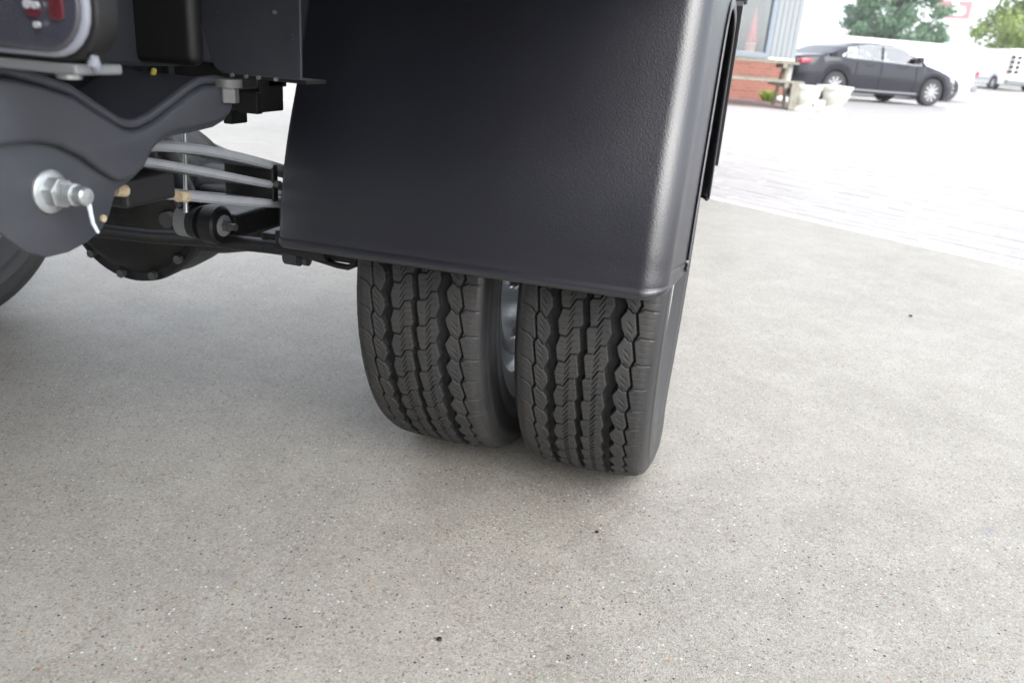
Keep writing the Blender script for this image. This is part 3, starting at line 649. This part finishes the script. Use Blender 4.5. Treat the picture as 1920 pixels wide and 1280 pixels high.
# ------------------------------------------------------------------ background vehicles
def far_wheel(parent, x, y, r, side, wd=.22, spokes=10):
    wr = bpy.data.objects.new('wheel', None); COL.objects.link(wr); wr.parent = parent; wr.location = (x, y, r); wr.empty_display_size = .1
    s = side
    m = MB(); m.lathe([(-wd/2, r*.66), (-wd/2-.004, r*.75), (-wd/2, r*.93), (-wd/2+.02, r), (wd/2-.02, r), (wd/2, r*.93), (wd/2+.004, r*.75), (wd/2, r*.66)], 'y', (0, 0, 0), 40); m.build('tyre', M['tyrefar'], wr, smooth=True)
    m = MB(); m.lathe([(s*wd*.5, r*.67), (s*wd*.50, r*.64), (s*wd*.28, r*.60), (s*wd*.26, .001)], 'y', (0, 0, 0), 40); m.build('rim_barrel', M['black'], wr, smooth=True)
    m = MB()
    for k in range(spokes):
        a = 2*pi*k/spokes; ca, sa = cos(a), sin(a)
        w0, w1 = r*.04, r*.085; y0 = s*wd*.44; y1 = s*wd*.38
        def P(u, v, yy): return (u*ca-v*sa, yy, u*sa+v*ca)
        q = [P(r*.12, -w0, y0), P(r*.65, -w1, y0), P(r*.65, w1, y0), P(r*.12, w0, y0), P(r*.12, -w0, y1), P(r*.65, -w1, y1), P(r*.65, w1, y1), P(r*.12, w0, y1)]
        m.add(q, [(0, 1, 2, 3), (4, 7, 6, 5), (0, 4, 5, 1), (1, 5, 6, 2), (2, 6, 7, 3), (3, 7, 4, 0)])
    m.lathe([(s*wd*.46, .001), (s*wd*.46, r*.13), (s*wd*.40, r*.16)], 'y', (0, 0, 0), 24); m.lathe([(s*wd*.50, r*.675), (s*wd*.505, r*.66), (s*wd*.48, r*.645)], 'y', (0, 0, 0), 40)
    m.build('spokes', M['alloy'], wr)
    return wr
def car_body(root, L, hw, zs, zb, zr, wheels, ra, windows, paint, wglass, sill=.2, tum=.16, step=.03, roofw=.8):
    """zs: lower outline fn, zb: belt fn, zr: top fn over x; windows: x-ranges open on both sides"""
    xs = list(np.arange(0, L+1e-6, step)); NS = len(xs)
    rows = []
    for x in xs:
        lo = sill
        for wx in wheels:
            if abs(x-wx) < ra: lo = max(lo, wheels[wx]+sqrt(ra*ra-(x-wx)**2))
        lo = max(lo, np.interp(x, *zs)); b = np.interp(x, *zb); t = max(np.interp(x, *zr), b+.004)
        e = min(x, L-x); wq = hw*(1-.22*max(0, 1-e/.55)**2.2)
        gh = t-b                                           # greenhouse height
        rw = wq-tum*min(1, gh/.45)
        lo = min(lo, b-.02)
        sec = [(0, lo), (wq*.55, lo), (wq*.97, lo), (wq*.995, lo+(b-lo)*.25), (wq, lo+(b-lo)*.55), (wq*.985, lo+(b-lo)*.85), (wq*.955, b), (rw+.02 if gh > .1 else wq*.9, t-.07*min(1, gh/.4)), (rw*.9, t-.018*min(1, gh/.3)), (rw*.6, t), (0, t+.004)]
        rows.append(sec)
    K = len(rows[0])
    body = MB(); win = MB(); vs = []
    for side in (1, -1):
        vs = [(xs[i], side*a, z) for i in range(NS) for (a, z) in rows[i]]; fb = []; fw = []
        for i in range(NS-1):
            for k in range(K-1):
                f = (i*K+k, i*K+k+1, (i+1)*K+k+1, (i+1)*K+k)
                xm = (xs[i]+xs[i+1])/2
                w_ = k == 6 and any(a <= xm <= b for a, b in windows)
                (fw if w_ else fb).append(f)
        body.add(vs, fb); win.add(vs, fw)
        if side == 1: first = vs
    # end caps
    for i in (0, NS-1):
        loop = [(xs[i], a, z) for a, z in rows[i]]+[(xs[i], -a, z) for a, z in rows[i][::-1]]
        body.add(loop, [tuple(range(len(loop)))])
    body.build('body', paint, root, smooth=True, weld=True, ang=30)
    if win.f: win.build('side_windows', wglass, root, smooth=True, weld=True)
    return rows, xs
def sedan():
    a = atan2(22.549-20.934, 4.764-2.199)
    # local x forward from the tail; wheels at .98 and 3.92+.0
    hw = .925; rear_w, front_w = 1.13, 4.12
    d = Vector((cos(a), sin(a))); nrm = Vector((-sin(a), cos(a)))      # left side
    rw_ = Vector((2.199, 20.934))                                     # contact of the right rear wheel
    org = rw_-d*rear_w+nrm*(hw-.11)
    r = empty('sedan', (org.x, org.y, 0), a, 'black four-door saloon car with silver ten-spoke wheels parked side-on in the yard', 'car', None)
    L = 4.96
    zs = ([0, .15, .5, L-.5, L-.1, L], [.42, .27, .19, .19, .22, .40])
    zb = ([0, .1, .5, 1.2, 2.2, 3.2, 3.6, 4.3, 4.7, 4.9, L], [.78, .94, .985, 1.01, .985, .945, .93, .83, .73, .61, .50])
    zr = ([0, .1, .35, .75, 1.25, 1.7, 2.3, 2.75, 3.1, 3.45, 3.78, 4.3, 4.7, 4.9, L], [.80, .97, 1.01, 1.05, 1.27, 1.375, 1.415, 1.405, 1.35, 1.20, 1.0, .88, .76, .64, .52])
    car_body(r, L, hw, zs, zb, zr, {rear_w: .33, front_w: .33}, .385, [(1.35, 1.65), (1.68, 2.36), (2.46, 3.42)], M['sedan'], M['glass'])
    for x in (rear_w, front_w):
        for s in (-1, 1): far_wheel(r, x, s*(hw-.125), .335, s)
    # chrome line round the side windows (both sides)
    for s in (-1, 1):
        def zt(x): return np.interp(x, *zr)
        pts = [(1.22, 1.035), (1.34, 1.13), (1.5, 1.225), (1.7, 1.29), (2.0, 1.33), (2.4, 1.338), (2.8, 1.32), (3.1, 1.26), (3.35, 1.15), (3.55, 1.03), (3.62, .965), (3.3, .965), (2.6, .985), (1.9, 1.015), (1.22, 1.035)]
        P = []
        for x, z in pts:
            gh = (z-.98)/.45; P.append((x, s*(hw*.965-.135*max(0, gh)), z))
        m = MB(); m.tube(P, .016, 6); m.build('window_trim', M['chrome'], r, smooth=True)
    for s in (-1, 1):
        m = MB(); m.tube([(3.42, s*.90, 1.03), (3.45, s*1.0, 1.08)], .03, 8); m.prism(rrect(3.36, 3.5, 1.02, 1.16, .05), 'y', s*.95 if s > 0 else -1.10, s*1.10 if s > 0 else -.95); m.build('mirror', M['sedan'], r, bevel=.015, smooth=True)
        for x in (1.95, 2.95):
            m = MB(); m.tube([(x, s*.925, .885), (x+.05, s*.955, .892), (x+.17, s*.955, .895), (x+.22, s*.93, .89)], .014, 8); m.build('door_handle', M['sedan'], r, smooth=True)
        m = MB(); m.tube([(1.6, s*.935, .285), (2.6, s*.94, .275), (3.6, s*.935, .275)], .022, 8); m.build('sill_strip', M['steel'], r, smooth=True)
        for x in (1.66, 2.41, 3.50):
            m = MB(); m.box(x-.005, x+.005, s*.926-.004, s*.926+.004, .33, .92); m.build('door_gap', M['black'], r)
        m = MB(); m.prism([(.04, .80), (.38, .85), (.34, .93), (.06, .92)], 'y', *sorted((s*.62, s*.915))); q = m.build('tail_lamp', M['tail'], r, bevel=.03, smooth=True)
        m = MB(); m.prism([(4.45, .62), (4.86, .58), (4.80, .70), (4.45, .78)], 'y', *sorted((s*.55, s*.865))); m.build('headlamp', M['chrome'], r, bevel=.03, smooth=True)
    for x, y in ((2.85, -.38), (2.85, .38), (1.9, -.4), (1.9, .4)):
        m = MB(); m.box(x-.14, x, y-.2, y+.2, .5, 1.06); m.box(x-.12, x-.02, y-.12, y+.12, 1.08, 1.24); m.build('seat', M['seat'], r, bevel=.03, smooth=True)
    return r
sedan()
def van(name, loc, a, label, L=5.1, H=1.95, cab=True, hw=.95, cat='van'):
    """front towards +x"""
    r = empty(name, loc, a, label, cat)
    zs = ([0, .1, L-.4, L], [.42, .3, .25, .4]); zb = ([0, L-1.6, L-1.2, L-.35, L-.06, L], [1.18, 1.18, 1.12, .98, .75, .6])
    zr = ([0, .06, .3, L-2.0, L-1.75, L-.95, L-.3, L-.05, L], [1.75, H-.1, H, H, H-.08, 1.18, .98, .78, .62])
    if not cab: zr = ([0, .06, .3, L-.3, L-.06, L], [H-.2, H-.04, H, H, H-.04, H-.2]); zb = ([0, L], [1.18, 1.18])
    car_body(r, L, hw, zs, zb, zr, {.95: .33, L-.95: .33}, .38, [(L-2.1, L-1.3)] if cab else [], M['white'], M['glass'], tum=.12)
    for x in (.95, L-.95):
        for s in (-1, 1): far_wheel(r, x, s*(hw-.12), .33, s, spokes=9)
    for s in (-1, 1):
        if not cab:
            m = MB(); m.box(-.01, .05, *sorted((s*.80, s*.90)), .80, .95); m.build('tail_lamp', M['tail'], r, bevel=.01)
            m = MB(); m.box(2.4, 2.412, *sorted((s*(hw-.01), s*(hw+.008))), .5, 1.3); m.build('door_gap', M['steel'], r)
            continue
        m = MB(); m.prism([(L-1.75, 1.2), (L-1.05, 1.16), (L-1.55, 1.62), (L-1.75, 1.68)], 'y', *sorted((s*.93, s*.955))); m.build('quarter_glass', M['darkglass'], r)
        m = MB(); m.prism(rrect(L-1.3, L-1.15, 1.1, 1.32, .04), 'y', *sorted((s*1.0, s*1.12))); m.build('mirror', M['white'], r, bevel=.02)
        m = MB(); m.box(-.01, .05, *sorted((s*.80, s*.90)), .80, .95); m.build('tail_lamp', M['tail'], r, bevel=.01)
        m = MB(); m.prism([(L-.5, .72), (L-.1, .66), (L-.2, .86), (L-.5, .9)], 'y', *sorted((s*.6, s*.905))); m.build('headlamp', M['bezel'], r, bevel=.02)
        m = MB(); m.tube([(1.35, s*(hw+.004), .5), (L-1.4, s*(hw+.004), .5)], .02, 8); m.build('side_strip', M['steel'], r, smooth=True)
        m = MB(); m.box(L-2.3, L-2.18, *sorted((s*(hw-.01), s*(hw+.03))), .98, 1.02); m.build('door_handle', M['steel'], r)
    m = MB(); m.box(-.10, .12, -.85, .85, .34, .52); m.build('rear_bumper', M['steel'], r, bevel=.03, smooth=True)
    return r
# van right behind the saloon, tail to the right
v1 = van('box_trailer', (6.75, 29.0, gz(7.25, 29)), pi+.42, 'long white windowless trailer parked close behind the black saloon car', L=7.6, H=1.68, cab=False, cat='trailer')
v2 = van('van', (13.05, 44.84, gz(12, 45.5)), radians(105), 'white panel van at the right edge with sloping bonnet and dark panes in its tail', L=5.1, H=1.95)
for i in range(2):
    for j in range(4):
        m = MB(); m.prism(rrect(.66-i*.30, .86-i*.30, .80+j*.22, .96+j*.22, .02), 'x', -.03, .008); m.build('rear_pane', M['black'], v2)

# ------------------------------------------------------------------ building
def building():
    A = Vector((1.03, 17.35)); B = Vector((-.10, 15.0)); a = atan2(A.y-B.y, A.x-B.x)   # wall runs from B (near) to A (far corner)
    a = radians(40); L = 7.
    org = A-Vector((cos(a), sin(a)))*L
    r = empty('office_building', (org.x, org.y, 0), a, 'low office building with pale vertical boards over a red brick base and a blue-grey window', 'building')
    # local: x along the wall (L = right corner), y into the building
    m = MB(); m.box(0, L-.02, .03, .35, 0, .80); m.build('brick_base', M['brick'], r)
    m = MB(); m.box(L-.35, L-.021, .351, 6, 0, .80); m.build('brick_base', M['brick'], r)
    m = MB(); m.box(0, L, -.02, .32, .803, .85); m.build('sill_course', M['stone'], r)
    wx0, wx1, wz0, wz1 = L-2.6, L-.78, .86, 2.25
    # boards
    x = L; bw = .135; k = 0
    while x > wx1+.02:
        m = MB(); m.box(x-bw+.014, x, -.010, .03, .853, 3.0); m.box(x-bw, x-bw+.0138, .006, .03, .853, 3.0); m.build('cladding_board', M['clad'], r, bevel=.003); x -= bw
    xe = x
    x = wx0-.06
    while x > 0.2:
        m = MB(); m.box(x-bw+.014, x, -.010, .03, .853, 3.0); m.build('cladding_board', M['clad'], r, bevel=.003); x -= bw
    m = MB(); m.box(wx0, wx1, .0, .03, wz1+.08, 3.0); m.build('wall_panel', M['clad'], r)
    m = MB(); m.box(0, wx0-.06, .031, .30, .853, 3.0); m.box(wx1+.06, L, .031, .30, .853, 3.0); m.box(L-.3, L, .301, 6, .853, 3.0); m.box(0, L, 5.7, 6, .0, 3.); m.build('wall', M['clad'], r)
    # window frame
    fr = MB(); fr.box(wx0-.06, wx1+.08, -.02, .06, wz0-.06, wz0+.06)
    fr.box(wx0-.06, wx1+.08, -.02, .06, wz1-.02, wz1+.08); fr.box(wx1-.03, wx1+.08, -.02, .06, wz0+.061, wz1-.021); fr.box(wx0-.06, wx0+.04, -.02, .06, wz0+.061, wz1-.021)
    w_ = fr.build('window', M['frame'], r, bevel=.004)
    m = MB(); m.box(wx0+.04, wx1-.03, .02, .028, wz0+.06, wz1-.02); q = m.build('pane', M['wglass'], w_)
    m = MB(); m.box(wx0-.3, wx1+.05, 1.2, 1.25, .80, 2.9); m.build('interior_wall', M['curtain'], r)
    m = MB(); m.box(wx0+.05, wx1-.04, .05, 1.2, .90, .925); m.build('window_shelf', M['curtain'], r)
    m = MB(); m.box(-.3, L+.25, -.3, 6.2, 3.002, 3.2); m.build('roof', M['steel'], r)
    # things on the shelf inside the window
    c = Vector((org.x, org.y)); ex = Vector((cos(a), sin(a))); ey = Vector((-sin(a), cos(a)))
    P = c+ex*(wx1-.27)+ey*.20
    k = empty('pointed_ornament', (P.x, P.y, .927), a, 'tall red pointed cone with a lilac band and orange base behind the office window', 'ornament')
    m = MB(); m.lathe([(0, .10), (.14, .10), (.14, .001)], 'z', (0, 0, 0), 24); m.build('base', M['orange'], k, smooth=True)
    m = MB(); m.lathe([(.142, .001), (.142, .102), (.175, .100), (.175, .001)], 'z', (0, 0, 0), 24); m.build('band', M['lilac'], k, smooth=True)
    m = MB(); m.lathe([(.177, .001), (.177, .12), (.85, .005), (.86, .001)], 'z', (0, 0, 0), 24); m.build('cone_body', M['red'], k, smooth=True)
    return r
building()
# picnic table
def picnic():
    r = empty('picnic_table', (.38, 14.25, .012), .13, 'weathered wooden picnic table with bench planks in front of the brick wall', 'table')
    L0, L1 = -1.3, .55
    for i in range(5):
        y = -.36+i*.155
        m = MB(); m.box(L0, L1, y, y+.14, .72, .76); m.build('plank', M['wood'], r, bevel=.004)
    for y in (-.82, -.68, .70, .84):
        m = MB(); m.box(L0, L1+.05, y, y+.125, .42, .458); m.build('plank', M['wood'], r, bevel=.004)
    for x in (-1.05, .28):
        m = MB(); m.box(x, x+.07, -.83, .97, .35, .418); m.box(x, x+.07, -.38, .40, .65, .718); m.build('rail', M['wood'], r, bevel=.004)
        for s in (-1, 1):
            m = MB(); m.prism([(s*.62, 0), (s*.52, 0), (s*.10, .65), (s*.20, .65)], 'x', x+.071, x+.12); m.build('leg', M['wood'], r, bevel=.004)
    m = MB(); m.prism([(-.05, .44), (.05, .44), (.05, .72), (-.05, .72)], 'x', .40, .50); m.build('brace', M['whitewood'], r, bevel=.004)
    m = MB(); m.box(.40, .52, -.85, -.74, 0, .42); m.build('post', M['wood'], r, bevel=.004)
picnic()
# two stone planters
def planter(name):
    r = empty(name, (0, 0, 0))
    m = MB(); m.lathe([(0, .001), (0, .20), (.05, .21), (.07, .17), (.09, .14), (.12, .15), (.18, .21), (.26, .245), (.34, .25), (.355, .27), (.41, .285), (.42, .27), (.40, .235), (.36, .22), (.35, .001)], 'z', (0, 0, 0), 36)
    m.build('bowl', M['stone'], r, smooth=True)
    m = MB(); m.box(-.19, .19, -.19, .19, -.001, .045); m.build('foot', M['stone'], r, bevel=.01)
    return r
p1 = planter('planter'); p1.location = (1.13, 13.75, .0); setp(p1, 'round white stone planter nearest to the picnic table post', 'planter', 'white stone planters beside the picnic table')
p2 = copy_tree(p1); p2.location = (1.64, 14.25, 0); p2.scale = (1.1, 1.1, 1.05); p2['label'] = 'wider white stone planter standing nearest to the black saloon car'
# dark ball between them: a lamp-sized weight
m = MB(); m.lathe([(0, .04), (.02, .07), (.07, .10), (.12, .09), (.16, .05), (.17, .001)], 'z', (0, 0, 0), 20); q = m.build('flower_pot', M['black'], None, smooth=True)
q.location = (1.42, 14.15, .20); q.scale = (1, 1, 1); q['label'] = 'small dark round pot wedged between the two white stone planters'; q['category'] = 'pot'
m = MB(); m.box(-.10, .10, -.10, .10, 0, .20); q = m.build('stone_block', M['stone'], None, bevel=.02); q.location = (1.42, 14.15, -.001); q['label'] = 'low pale stone block between the two white planters'; q['category'] = 'block'
# weed and stone at the foot of the wall
def weed():
    vs = []; fs = []
    for k in range(120):
        a = random.uniform(0, 2*pi); r0 = random.uniform(0, .07); h = random.uniform(.06, .20); d = random.uniform(.02, .09); wv = random.uniform(.006, .014)
        bx, by = r0*cos(a), r0*sin(a); t = a+pi/2; b = len(vs)
        vs += [(bx-cos(t)*wv, by-sin(t)*wv, 0), (bx+cos(t)*wv, by+sin(t)*wv, 0), (bx+cos(a)*d+cos(t)*wv, by+sin(a)*d+sin(t)*wv, h*.7), (bx+cos(a)*d-cos(t)*wv, by+sin(a)*d-sin(t)*wv, h*.7), (bx+cos(a)*d*1.8, by+sin(a)*d*1.8, h)]
        fs += [(b, b+1, b+2, b+3), (b+3, b+2, b+4)]
    m = MB(); m.add(vs, fs); o = m.build('weed', M['plant']); o.location = (.62, 16.2, .012); o.scale = (1.6, 1.6, 1.2); o['label'] = 'bright green weed growing at the foot of the brick wall'; o['category'] = 'plant'
weed()
bm = bmesh.new(); bmesh.ops.create_icosphere(bm, subdivisions=3, radius=.13)
for v in bm.verts: v.co *= 1+.12*sin(v.co.x*31+v.co.y*17); v.co.z *= .6
me = bpy.data.meshes.new('boulder'); bm.to_mesh(me); bm.free(); o = link('boulder', me, M['stone'], smooth=True); o.location = (.86, 15.9, .08); o['label'] = 'pale rounded stone lying beside the green weed'; o['category'] = 'stone'

# ------------------------------------------------------------------ trees
def tree(name, loc, H, W, trunk_h, leafm, label, n_clump, seed, leaf=.16):
    rg = random.Random(seed); r = empty(name, loc, 0, label, 'tree', None)
    m = MB(); m.tube([(0, 0, -.3), (.05, 0, trunk_h*.5), (0, .05, trunk_h), (.1, 0, H*.6), (.15, .05, H*.85)], [W*.06, W*.045, W*.036, W*.02, .03], 12)
    cl = []
    for k in range(n_clump):
        t = rg.random(); a = rg.uniform(0, 2*pi); z = trunk_h*.75+(H-trunk_h*.75)*t
        prof = (sin(pi*min(1, .16+.84*t)))**.6
        rr = W/2*prof*sqrt(rg.uniform(.05, 1)); rad = rg.uniform(.07, .14)*W
        c = Vector((rr*cos(a), rr*sin(a), z)); cl.append((c, rad))
        if k < 14:
            s = Vector((0, 0, trunk_h*.8+t*(H-trunk_h)*.5)); m.tube([s, (s+c)/2+Vector((0, 0, .2)), c], [W*.014, W*.009, W*.004], 6)
    m.build('trunk', M['bark'], r, smooth=True)
    vs = []; fs = []
    for c, rad in cl:
        for k in range(int(95*(rad/(.1*W))**2)):
            d = Vector((rg.gauss(0, 1), rg.gauss(0, 1), rg.gauss(0, 1))).normalized(); p = c+d*rad*(rg.random()**.35)*Vector((1, 1, .7)).length/1.6
            p.z = c.z+(p.z-c.z)*.75
            n = (d+Vector((rg.uniform(-.8, .8), rg.uniform(-.8, .8), rg.uniform(-.3, .9)))).normalized(); u = n.orthogonal().normalized(); v = n.cross(u); ang = rg.uniform(0, pi); u, v = u*cos(ang)+v*sin(ang), v*cos(ang)-u*sin(ang)
            s = leaf*rg.uniform(.6, 1.3); b = len(vs)
            vs += [p-u*s*.6, p-v*s*.3+u*s*.05, p+u*s*.6, p+v*s*.3+u*s*.05]; fs += [(b, b+1, b+2, b+3)]
    me = bpy.data.meshes.new('crown'); me.from_pydata([tuple(x) for x in vs], [], fs); link('crown', me, leafm, r)
tree('broadleaf_tree', (9.9, 68.4, .8), 9.0, 7.4, 1.4, M['leafdark'], 'bluish green leafy tree standing behind the black car and white van', 150, 3, leaf=.30)
tree('broadleaf_tree', (17.1, 58.5, .8), 8.0, 7.5, 1.0, M['leaflight'], 'yellowish green leafy tree behind the white van at the right edge', 150, 5, leaf=.26)
tree('broadleaf_tree', (14.5, 74.0, .8), 3.2, 4.2, .5, M['leafdark'], 'low dark green shrub-like tree at the foot of the tall sign', 40, 8, leaf=.22)

# ------------------------------------------------------------------ tall sign
def sign():
    r = empty('pylon_sign', (16.35, 81.0, .8), -.22, 'tall pale advertising pylon with a red and white top panel between the trees', 'sign')
    m = MB(); m.box(-1.55, 1.60, -.15, .15, 1.7, 6.6); m.build('board', M['signwhite'], r, bevel=.02)
    for x in (-1.3, 1.2):
        m = MB(); m.box(x-.12, x+.12, -.1, .1, 0, 1.7); m.build('post', M['signlilac'], r)
    # red panel with a white cut-out shape
    m = MB(); m.box(-1.35, 1.25, -.20, -.155, 4.9, 6.25); p = m.build('red_panel', M['signred'], r)
    sh = [(-.85, 5.15), (-.6, 5.05), (.7, 5.12), (.95, 5.4), (.8, 5.85), (.35, 5.85), (.2, 6.25), (-.25, 6.25), (-.3, 5.9), (-.8, 5.75), (-.95, 5.4)]
    m = MB(); m.prism(sh, 'y', -.215, -.202); m.build('emblem', M['signwhite'], p)
    m = MB(); m.box(1.3, 1.62, -.19, -.152, 1.75, 6.3); m.build('side_band', M['signlilac'], r)
    for k in range(3):
        m = MB(); m.box(-.1, .75, -.18, -.153, 3.75+k*.22, 3.87+k*.22); m.build('text_line', M['signgrey'], r)
    m = MB(); m.tube([(-.55, -.17, 4.45), (-.62, -.17, 3.9), (-.75, -.17, 3.3)], [.03, .07, .03], 8); m.build('blue_flourish', M['signblue'], r)
    m = MB(); m.box(-1.5, 1.25, -.19, -.153, 3.0, 3.12); m.build('blue_line', M['signblue'], r)
    m = MB(); m.box(-1.55, 1.2, -.21, -.153, 2.1, 2.75); p = m.build('blue_panel', M['signblue'], r)
    m = MB(); m.prism([(-1.15, 2.3), (.85, 2.3), (.85, 2.62), (-1.0, 2.62)], 'y', -.222, -.212); m.build('lettering', M['signwhite'], p)
sign()
# low white hall far behind
r = empty('white_hall', (-2, 78, .8), .05, 'long low white hall on the horizon behind the office building', 'building')
m = MB(); m.box(-12, 12, 0, 12, 0, 1.75); m.build('wall', M['white'], r)
m = MB(); m.box(-12.2, 12.2, -.2, 12.2, 1.752, 1.95); m.build('roof', M['signlilac'], r)

# ------------------------------------------------------------------ the air
hm = bpy.data.materials.new('haze_air'); hm.use_nodes = True; ht = hm.node_tree; ht.nodes.clear()
pv = ht.nodes.new('ShaderNodeVolumePrincipled'); pv.inputs['Color'].default_value = (.92, .94, .96, 1); pv.inputs['Density'].default_value = .0011; pv.inputs['Anisotropy'].default_value = .2
ho = ht.nodes.new('ShaderNodeOutputMaterial'); ht.links.new(pv.outputs[0], ho.inputs['Volume'])
m = MB(); m.box(-760, 760, -760, 760, -1.3, 11.5); o = m.build('haze', hm); setp(o, kind='stuff')

# ------------------------------------------------------------------ little marks on the slab
def pebble(x, y, s, label):
    bm = bmesh.new(); bmesh.ops.create_icosphere(bm, subdivisions=2, radius=s)
    for v in bm.verts: v.co *= 1+random.uniform(-.2, .2); v.co.z *= .6
    me = bpy.data.meshes.new('pebble'); bm.to_mesh(me); bm.free(); o = link('pebble', me, M['black'], smooth=True); o.location = (x, y, s*.45); o['label'] = label; o['category'] = 'pebble'; o['group'] = 'dark pebbles on the concrete slab'
pebble(.045, -.292, .0028, 'tiny black pebble on the concrete just behind the outer tyre')
pebble(-.097, -.596, .0036, 'larger dark pebble on the concrete in the lower middle foreground')
pebble(.749, 1.234, .005, 'dark pebble far off on the pale concrete right of the tyres')
